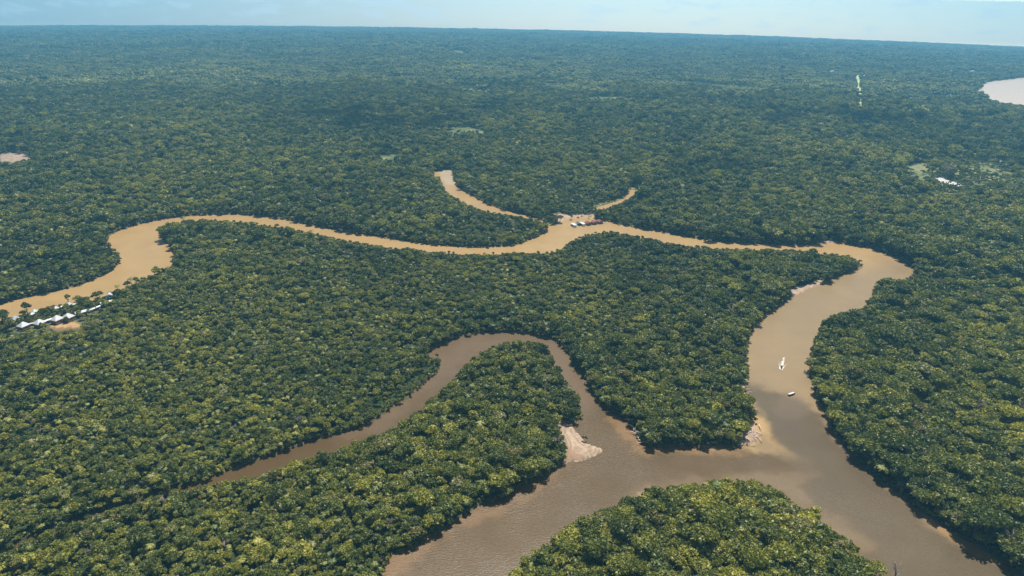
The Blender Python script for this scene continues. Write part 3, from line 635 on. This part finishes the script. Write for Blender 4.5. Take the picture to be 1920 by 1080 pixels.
def house(px, py, w, d, rz, roofm, label, hh=2.8, stilt=1.4, pitch=.62, group=None, name='house', wallm=None, cat='house'):
    g = ground(px, py, 4.0); g.z -= 4.0 - .6
    o = root(name, g, rz, label, cat, group); z0 = stilt; wm = wallm or M_wood
    for sx in (-1, 1):
        for sy in (-1, 1): part('stilt', M_darkwood, o, (sx*w*.42 - .12, sx*w*.42 + .12, sy*d*.42 - .12, sy*d*.42 + .12, -1, z0))
    part('floor_deck', M_wood, o, (-w/2 - .5, w/2 + .5, -d/2 - .9, d/2 + .3, z0 - .2, z0))
    long_ = name == 'longhouse'
    part('wall', wm, o, (-w/2, w/2, -d/2, d/2, z0 + .003, z0 + hh), fn=(lambda b: endwall(b, w, d, z0 + hh + .003, w/2*pitch)) if long_ else None)
    part('roof', roofm, o, fn=(lambda b: gable(b, w, d, z0 + hh, w/2*pitch + .1)) if long_ else (lambda b: hip(b, w, d, z0 + hh, w*.42)))
    part('door', M_darkwood, o, (-.5, .5, -d/2 - .06, -d/2 - .003, z0 + .003, z0 + 2.1))
    for s in (-1, 1):
        wf = part('window', M_hull, o, (s*w*.3 - .65, s*w*.3 + .65, -d/2 - .05, -d/2 - .003, z0 + .9, z0 + 2.0)); part('pane', M_glass, wf, (s*w*.3 - .55, s*w*.3 + .55, -d/2 - .07, -d/2 - .053, z0 + 1.0, z0 + 1.9))
    sw = part('window', M_hull, o, (-w/2 - .05, -w/2 - .003, -.7, .7, z0 + .9, z0 + 2.0)); part('pane', M_glass, sw, (-w/2 - .07, -w/2 - .053, -.6, .6, z0 + 1.0, z0 + 1.9))
    return o
LG = None
al = heading((30, 605), (200, 566))
ridge = al + math.radians(28)
house(29, 600, 8.5, 6.5, ridge, M_grey, 'grey-roofed cabin by the river, leftmost of the lodge')
house(44, 611, 8.2, 7.2, ridge, M_white, 'white-roofed cabin at the lower left end of the lodge walkway')
house(74, 606, 8.2, 7.2, ridge, M_white, 'white-roofed cabin, second from the left along the lodge walkway')
house(107, 599, 8.6, 7.6, ridge, M_white, 'white-roofed cabin in the middle of the lodge beside the dirt clearing')
house(128, 595, 8.6, 7.6, ridge, M_white, 'white-roofed cabin at the right end of the dirt clearing')
house(105, 579, 4.6, 3.6, ridge, M_white, 'small white-roofed hut left of the short riverside walkway')
house(129, 572, 5.2, 3.4, ridge, M_white, 'small white-roofed hut right of the short riverside walkway')
house(60, 590, 3.6, 3.0, ridge, M_white, 'tiny white-roofed shed half hidden between riverside trees')
house(206, 557, 10.5, 9.5, ridge, M_white, 'large white-roofed hall at the upper right end of the lodge')
def longhouse(px, py, w, d, rz, m_, label): return house(px, py, w, d, rz, m_, label, group=None, name='longhouse')
longhouse(152, 586, 3.6, 9.5, al - PI/2, M_white, 'long white-roofed building between the cabins and the covered walk')
longhouse(200, 568, 4.0, 11.0, al - PI/2 + .1, M_grey, 'long pale-roofed building below the large white hall')
house(65, 585, 5.0, 4.5, ridge, M_teal, 'pale green roofed hut beside the river trees')
def walkway(a, b, label, m_=M_grey):
    A, B = ground(a[0], a[1], 3.5), ground(b[0], b[1], 3.5); A.z -= 2.9; B.z -= 2.9; L = (B - A).length; rz = math.atan2(B.y - A.y, B.x - A.x) - PI/2
    o = root('covered_walkway', (A + B)/2, rz, label, 'walkway', 'roofed boardwalks of the lodge')
    part('deck', M_wood, o, (-.9, .9, -L/2, L/2, .8, .95)); part('roof', m_, o, fn=lambda b_: gable(b_, 1.9, L, 3.0, .5, .12, .25))
    k = max(2, int(L/6))
    for i in range(k + 1):
        for s in (-1, 1): y = -L/2 + .2 + (L - .4)*i/k; part('post', M_darkwood, o, (s*.85 - .07, s*.85 + .07, y - .07, y + .07, -1, 2.95))
walkway((52, 608), (68, 604), 'roofed boardwalk joining the two left white cabins')
walkway((80, 603), (98, 597), 'roofed boardwalk leading up to the middle white cabin')
walkway((166, 582), (188, 573), 'roofed boardwalk leading up to the long pale-roofed building')
walkway((108, 577), (124, 572), 'roofed boardwalk between the two small riverside huts')
walkway((136, 571), (147, 568), 'short roofed boardwalk right of the small riverside huts', M_teal)
walkway((210, 557), (223, 552), 'roofed boardwalk running right from the large white hall', M_grey)
walkway((116, 576), (148, 567), 'uncovered-looking brown boardwalk behind the small riverside huts', M_wood)
# ---- far buildings in the forest
def far_building(px, py, wpx, label, m_=M_white):
    g = ground(px, py, 14); dist = g.length; w = wpx*dist/FPX; sc = w/14
    o = root('farm_building', (g.x, g.y, g.z - 14 + 8), 0.1, label, 'building', None)
    part('wall', M_hull, o, (-w/2, w/2, -w*.22, w*.22, -8, 6 + w*.03)); part('roof', m_, o, fn=lambda b: gable(b, w, w*.44, 6 + w*.03 + .05, w*.09, .5, 1.5))
    part('door', M_darkwood, o, (-w*.06, w*.06, -w*.22 - .2, -w*.22 - .02, -2, 3 + w*.02))
far_building(1563, 134, 10, 'bright white building in a clearing left of the green cut line')
far_building(1622, 142, 5, 'small white building at the top of the green cut line')
far_building(1762, 131, 5, 'tiny white building far off above the wide river')
far_building(1778, 160, 3, 'tiny white hut left of the wide river mouth')
far_building(1826, 134, 9, 'pale building in a clearing above the wide river')
far_building(1868, 203, 0.1 + 4, 'pinkish pale hut on the near shore of the wide river')
far_building(1879, 303, 5, 'pale blue-roofed shed in the fields at the right edge', M_grey)
far_building(1700, 125, 2.5, 'pale speck of a building near the right horizon')

# ---- boats
def hull_fn(L, Wd, z0, z1, bow=.25, stern=.85):
    def fn(bm):
        secs = [(-.5, stern), (-.3, 1), (.1, 1), (.3, .85), (.42, .5), (.5, .06)]; rings = []
        for s, k in secs:
            y = s*L; up_ = .35*max(0, s)*z1*1.2
            rings.append([bm.verts.new(p) for p in ((-Wd/2*k*.7, y*(.96 if s > .3 else 1), z0), (Wd/2*k*.7, y*(.96 if s > .3 else 1), z0), (Wd/2*k, y, z1 + up_), (Wd/2*k*.86, y*.985, z1 + up_), (Wd/2*k*.8, y*.98, z1*.45), (-Wd/2*k*.8, y*.98, z1*.45), (-Wd/2*k*.86, y*.985, z1 + up_), (-Wd/2*k, y, z1 + up_))])
        for a, b in zip(rings, rings[1:]):
            for i in range(8): j = (i+1) % 8; bm.faces.new((a[i], a[j], b[j], b[i]))
        bm.faces.new(rings[0][::-1]); bm.faces.new(rings[-1])
    return fn
def on_water(px, py): g = ground(px, py); g.z -= .35; return g
def riverboat(px, py, L, Wd, rz, label, roofm=M_white):
    o = root('river_boat', on_water(px, py), rz, label, 'boat', 'white boats moored by the floating houses')
    part('hull', M_hull, o, fn=hull_fn(L, Wd, -.5, .9)); part('cabin', M_hull, o, (-Wd*.38, Wd*.38, -L*.42, L*.2, .45, 2.9))
    part('roof', roofm, o, (-Wd*.5, Wd*.5, -L*.48, L*.3, 2.903, 3.1))
    for s in (-1, 1):
        for k in range(4): y = -L*.36 + k*L*.14; part('window', M_glass, o, (min(s*Wd*.38, s*Wd*.40), max(s*Wd*.38, s*Wd*.40), y, y + L*.09, 1.4, 2.3))
    for s in (-1, 1): part('post', M_hull, o, (s*Wd*.44 - .06, s*Wd*.44 + .06, L*.26, L*.28, .9, 2.9))
def floating_house(px, py, w, d, rz, label):
    o = root('floating_house', on_water(px, py), rz, label, 'floating house', 'maroon-roofed floating houses in a row')
    part('raft', M_darkwood, o, (-w/2 - .8, w/2 + .8, -d/2 - 1.2, d/2 + .8, -.3, .45)); part('wall', M_wood, o, (-w/2, w/2, -d/2, d/2, .453, 3.2), fn=lambda b: endwall(b, w, d, 3.203, w*.28))
    part('roof', M_maroon, o, fn=lambda b: gable(b, w, d, 3.25, w*.30)); part('door', M_dark, o, (-.45, .45, -d/2 - .05, -d/2 - .003, .46, 2.5))
    for s in (-1, 1): part('window', M_glass, o, (s*w*.3 - .5, s*w*.3 + .5, -d/2 - .05, -d/2 - .003, 1.5, 2.5))
mr = heading((1072, 425), (1128, 416))
hb = heading((1087, 419), (1096, 424.5))
riverboat(1076.5, 424, 14.5, 5.6, hb - PI/2, 'larger white-roofed boat, leftmost of the boats moored at the bend')
riverboat(1092.5, 422, 14, 5.2, hb - PI/2, 'second white-roofed boat, between the dark awning barge and maroon roofs')
o = root('awning_barge', on_water(1085, 421), hb - PI/2, 'narrow barge with a dark navy awning between the two white boats', 'barge')
part('hull', M_dark, o, (-2.2, 2.2, -4.5, 4.5, -.3, .6)); part('awning', M_navy, o, fn=lambda b: gable(b, 4.2, 8.5, 3.0, .9, .1, .1))
for s in (-1, 1):
    for y in (-4, 4): part('post', M_dark, o, (s*2 - .08, s*2 + .08, y - .08, y + .08, .6, 2.9))
floating_house(1102.5, 421, 6.5, 6.0, mr, 'maroon-roofed floating house, nearest to the white boats')
floating_house(1113.5, 419.5, 6.2, 6.0, mr, 'maroon-roofed floating house, middle of the three')
floating_house(1124.5, 418, 6.5, 6.5, mr, 'maroon-roofed floating house, rightmost of the three')
o = root('skiff', on_water(1133, 417.5), mr - PI/2, 'small pale open skiff moored right of the maroon floating houses', 'boat'); part('hull', M_hull, o, fn=hull_fn(6, 1.5, -.2, .5)); part('seat', M_wood, o, (-.6, .6, -.3, .1, .3, .36)); part('seat', M_wood, o, (-.6, .6, -1.8, -1.4, .3, .36))
# speedboat with its wake
hs = heading((1472, 664), (1465.5, 690))
o = root('speedboat', on_water(1465.5, 688), hs - PI/2, 'dark speedboat racing down the river ahead of white foam', 'boat')
o.scale = (.85, .85, .85); part('hull', M_dark, o, fn=hull_fn(7.5, 2.0, -.25, .75)); part('windscreen', M_glass, o, (-.7, .7, .55, .62, .6, 1.15)); part('seat', M_wood, o, (-.7, .7, -.5, 0, .35, .7)); part('seat', M_wood, o, (-.7, .7, -1.9, -1.4, .35, .7)); part('outboard_motor', M_dark, o, (-.22, .22, -4.1, -3.65, -.2, 1.05))
V = []; F = []
c0 = on_water(1465.5, 688); ca, sa = math.cos(hs), math.sin(hs)
for i in range(520):
    t = rng.random()**1.7; d = 2.5 - 24*t; w = .7 + 1.4*math.sin(min(1, (1 - t)*1.15 + .1)*PI*.5)*(t**.35); lat = w*rng.normal()*.36
    if t > .35 and rng.random() < (t - .35)*1.3: continue
    if i % 5 == 0: d = 4 - 14*t; lat = (1 if rng.random() < .5 else -1)*(.8 + .2*(4 - d)) + rng.normal()*.15
    x = c0.x + ca*d - sa*lat; y = c0.y + sa*d + ca*lat; r = .16 + .26*rng.random(); b0 = len(V); hgt = .06 + .25*rng.random()*(1 - t)
    for k in range(5): an = 2*PI*k/5 + rng.random(); V.append((x + math.cos(an)*r, y + math.sin(an)*r, c0.z + .03))
    V.append((x, y, c0.z + hgt)); F += [(b0 + k, b0 + (k+1) % 5, b0 + 5) for k in range(5)]
tag(link(bpy.data.objects.new('wake_foam', mesh_np('wake_foam', V, F, [M_foam]))), 'white foam wake trailing the dark speedboat', 'foam', None, 'stuff')
hl = heading((1476, 741), (1493, 735))
o = root('longboat', on_water(1484.5, 739.5), hl - PI/2, 'long narrow passenger boat with a flat white canopy above the junction', 'boat')
o.scale = (.82, .82, .82); part('hull', M_dark, o, fn=hull_fn(10.5, 1.9, -.25, .6)); part('canopy', M_white, o, (-1.0, 1.0, -4.6, 3.0, 2.0, 2.12))
for y in (-4.4, -1.9, .5, 2.8):
    for s in (-1, 1): part('post', M_dark, o, (s*.85 - .04, s*.85 + .04, y - .04, y + .04, .5, 1.997))
for y in (-3, -1, 1): part('bench', M_wood, o, (-.7, .7, y, y + .4, .35, .7))
# ---- driftwood piled on the muddy points
def log(px, py, L, rz, label, group):
    g = ground(px, py); bm = bmesh.new(); r = .16 + .03*L*random.uniform(.5, 1); b = random.uniform(-.6, .6)
    tube(bm, [(0, -L/2, 0), (b*.6, -L*.15, .15), (b, L*.2, .2), (b*.7, L/2, .35)], [r*1.3, r, r*.8, r*.35], 7)
    tube(bm, [(b*.8, 0, .15), (b*.8 + random.choice((-1, 1))*L*.16, L*.12, .8)], [r*.45, r*.15], 5)
    o = link(bpy.data.objects.new('driftwood_log', bm_mesh(bm, 'driftwood_log', [M_log], True))); o.location = (g.x, g.y, g.z + random.uniform(.75, 1.1)); o.rotation_euler = (random.uniform(-.08, .12), 0, rz); tag(o, label, 'log', group)
for k, (P, cnt, where) in enumerate(((MUDS[0], 12, 'on the muddy left bank of the wide river'), (MUDS[1], 22, 'on the tip of the headland at the junction'), (MUDS[2], 8, 'on the small mud patch left of the headland'), (MUDS[3], 5, 'below the inner bank of the right river bend'))):
    xs = [p[0] for p in P]; ys = [p[1] for p in P]; mk = poly(P); c_ = 0
    while c_ < cnt:
        a, b_ = random.uniform(min(xs), max(xs)), random.uniform(min(ys), max(ys))
        if mk[int(b_ - Y0), int(a - X0)]: c_ += 1; log(a, b_, random.uniform(4, 9), random.uniform(0, PI), 'bleached driftwood log lying ' + where, 'driftwood logs ' + where)
# ---- trees that stand apart
def lone(px, py, k, sc, label, group=None, dz=.3):
    g = ground(px, py); return make_tree(k, g + Vector((0, 0, dz)), random.uniform(0, 6), sc, label, group)
lone(1027, 415, 'round_tree', .75, 'small dark bush-like tree at the mouth of the side stream left of the boats')
lone(1050, 417, 'broad_tree', .95, 'lone dark tree on the pale mud left of the moored boats')
lone(1044, 413, 'bare_tree', 1.2, 'leafless grey tree beside the lone dark tree near the boats')
lone(1071, 411, 'round_tree_b', .7, 'round dark tree on the mud behind the moored white boat')
lone(1104, 409, 'bare_tree', .9, 'bare grey tree behind the maroon floating houses')
lone(1776, 334, 'bare_tree', 2.9, 'very large leafless grey tree behind the pale water glimpse at right')
lone(8, 612, 'broad_tree', 1.35, 'dark broad tree left of the leftmost grey cabin at the left edge')
lone(22, 620, 'broad_tree_b', 1.0, 'dark tree in front of the lower left white cabin')
for i, (a, b_, k, s_) in enumerate([(52, 588, 'round_tree', 1.2), (47, 596, 'small_tree', 1.3), (82, 594, 'round_tree_b', 1.0), (90, 590, 'broad_tree', .9), (98, 590, 'round_tree', .9), (147, 570, 'broad_tree_b', 1.0), (156, 574, 'broad_tree', 1.05), (164, 571, 'round_tree', 1.1), (168, 581, 'round_tree_b', 1.1), (180, 566, 'small_tree', 1.5), (188, 563, 'round_tree', 1.1), (112, 584, 'small_tree', 1.0), (146, 584, 'small_tree', 1.1)]):
    lone(a, b_, k, s_, 'dark green tree among the white roofed lodge cabins by the river', 'trees among the lodge cabins', -2.2)
lone(129, 569, 'small_tree', 1.1, 'small dark tree at the water above the right small hut')
for (a, b_, k, s_) in [(222, 545, 'palm_tree', 1.1), (240, 541, 'round_tree', 1.0), (247, 535, 'palm_tree', 1.3), (256, 534, 'round_tree_b', .95), (270, 531, 'small_tree', 1.2), (283, 527, 'small_tree_b', 1.3), (296, 524, 'round_tree', 1.5), (303, 517, 'palm_tree_b', 1.1), (318, 511, 'palm_tree', 1.1)]:
    lone(a, b_, k, s_, 'tree on the near river bank between the white hall and the bend', 'trees along the bank right of the white hall', -2.4)
for (a, b_, k, s_, l_) in [(345, 421, 'palm_tree', 1.2, 'palm rising over the inner bend of the left river loop'), (520, 433, 'round_tree', .9, 'round tree standing out over the left river reach'), (585, 445, 'palm_tree', 1.15, 'thin palm standing out above the middle river reach'), (1233, 465, 'palm_tree', 1.1, 'palm standing out against the river right of the boats'), (1520, 490, 'round_tree', 1.5, 'dark round tree silhouetted against the water at the right bend')]:
    lone(a, b_, k, s_, l_)
lone(1640, 1084, 'broad_tree', .95, 'dark broad tree at the bottom edge right of the wooded point')
lone(1676, 1088, 'bare_tree', 1.05, 'thin leafless tree at the bottom edge over the grey water')
# ---- thin smoke
m, n = mat('thin_smoke'); pv = n.n('ShaderNodeVolumePrincipled', {'Color': (.9, .93, .97, 1), 'Density': .0022}); n.n('ShaderNodeOutputMaterial', {1: pv.outputs[0]})
for px_, py_, h_, lb in ((1502, 112, 150, 'faint column of smoke near the horizon right of centre'), (1808, 130, 110, 'faint column of smoke above the far clearing by the wide river')):
    bm = bmesh.new(); r_ = 6; tube(bm, [(0, 0, 0), (8, 0, h_*.3), (26, 0, h_*.65), (60, 0, h_)], [r_*.5, r_*1.2, r_*2., r_*3.], 10)
    o = link(bpy.data.objects.new('smoke', bm_mesh(bm, 'smoke', [m], True))); o.location = ground(px_, py_); tag(o, lb, 'smoke', None, 'stuff')

# ------------------------------------------------------------------ haze
HZ = bpy.data.meshes.new('haze'); bm = bmesh.new(); bmesh.ops.create_cube(bm, size=1)
for v in bm.verts: v.co = Vector((v.co.x*33600, v.co.y*33600 + 0, -430 + (v.co.z + .5)*(430 + 400)))
bm.to_mesh(HZ); bm.free()
m, n = mat('air_haze')
pv = n.n('ShaderNodeVolumePrincipled', {'Color': (.19, .60, .96, 1), 'Density': 1.25e-4, 'Anisotropy': .1})
n.n('ShaderNodeOutputMaterial', {1: pv.outputs[0]}); HZ.materials.append(m)
tag(link(bpy.data.objects.new('haze', HZ)), 'pale blue air fading the far forest', 'haze', None, 'stuff')
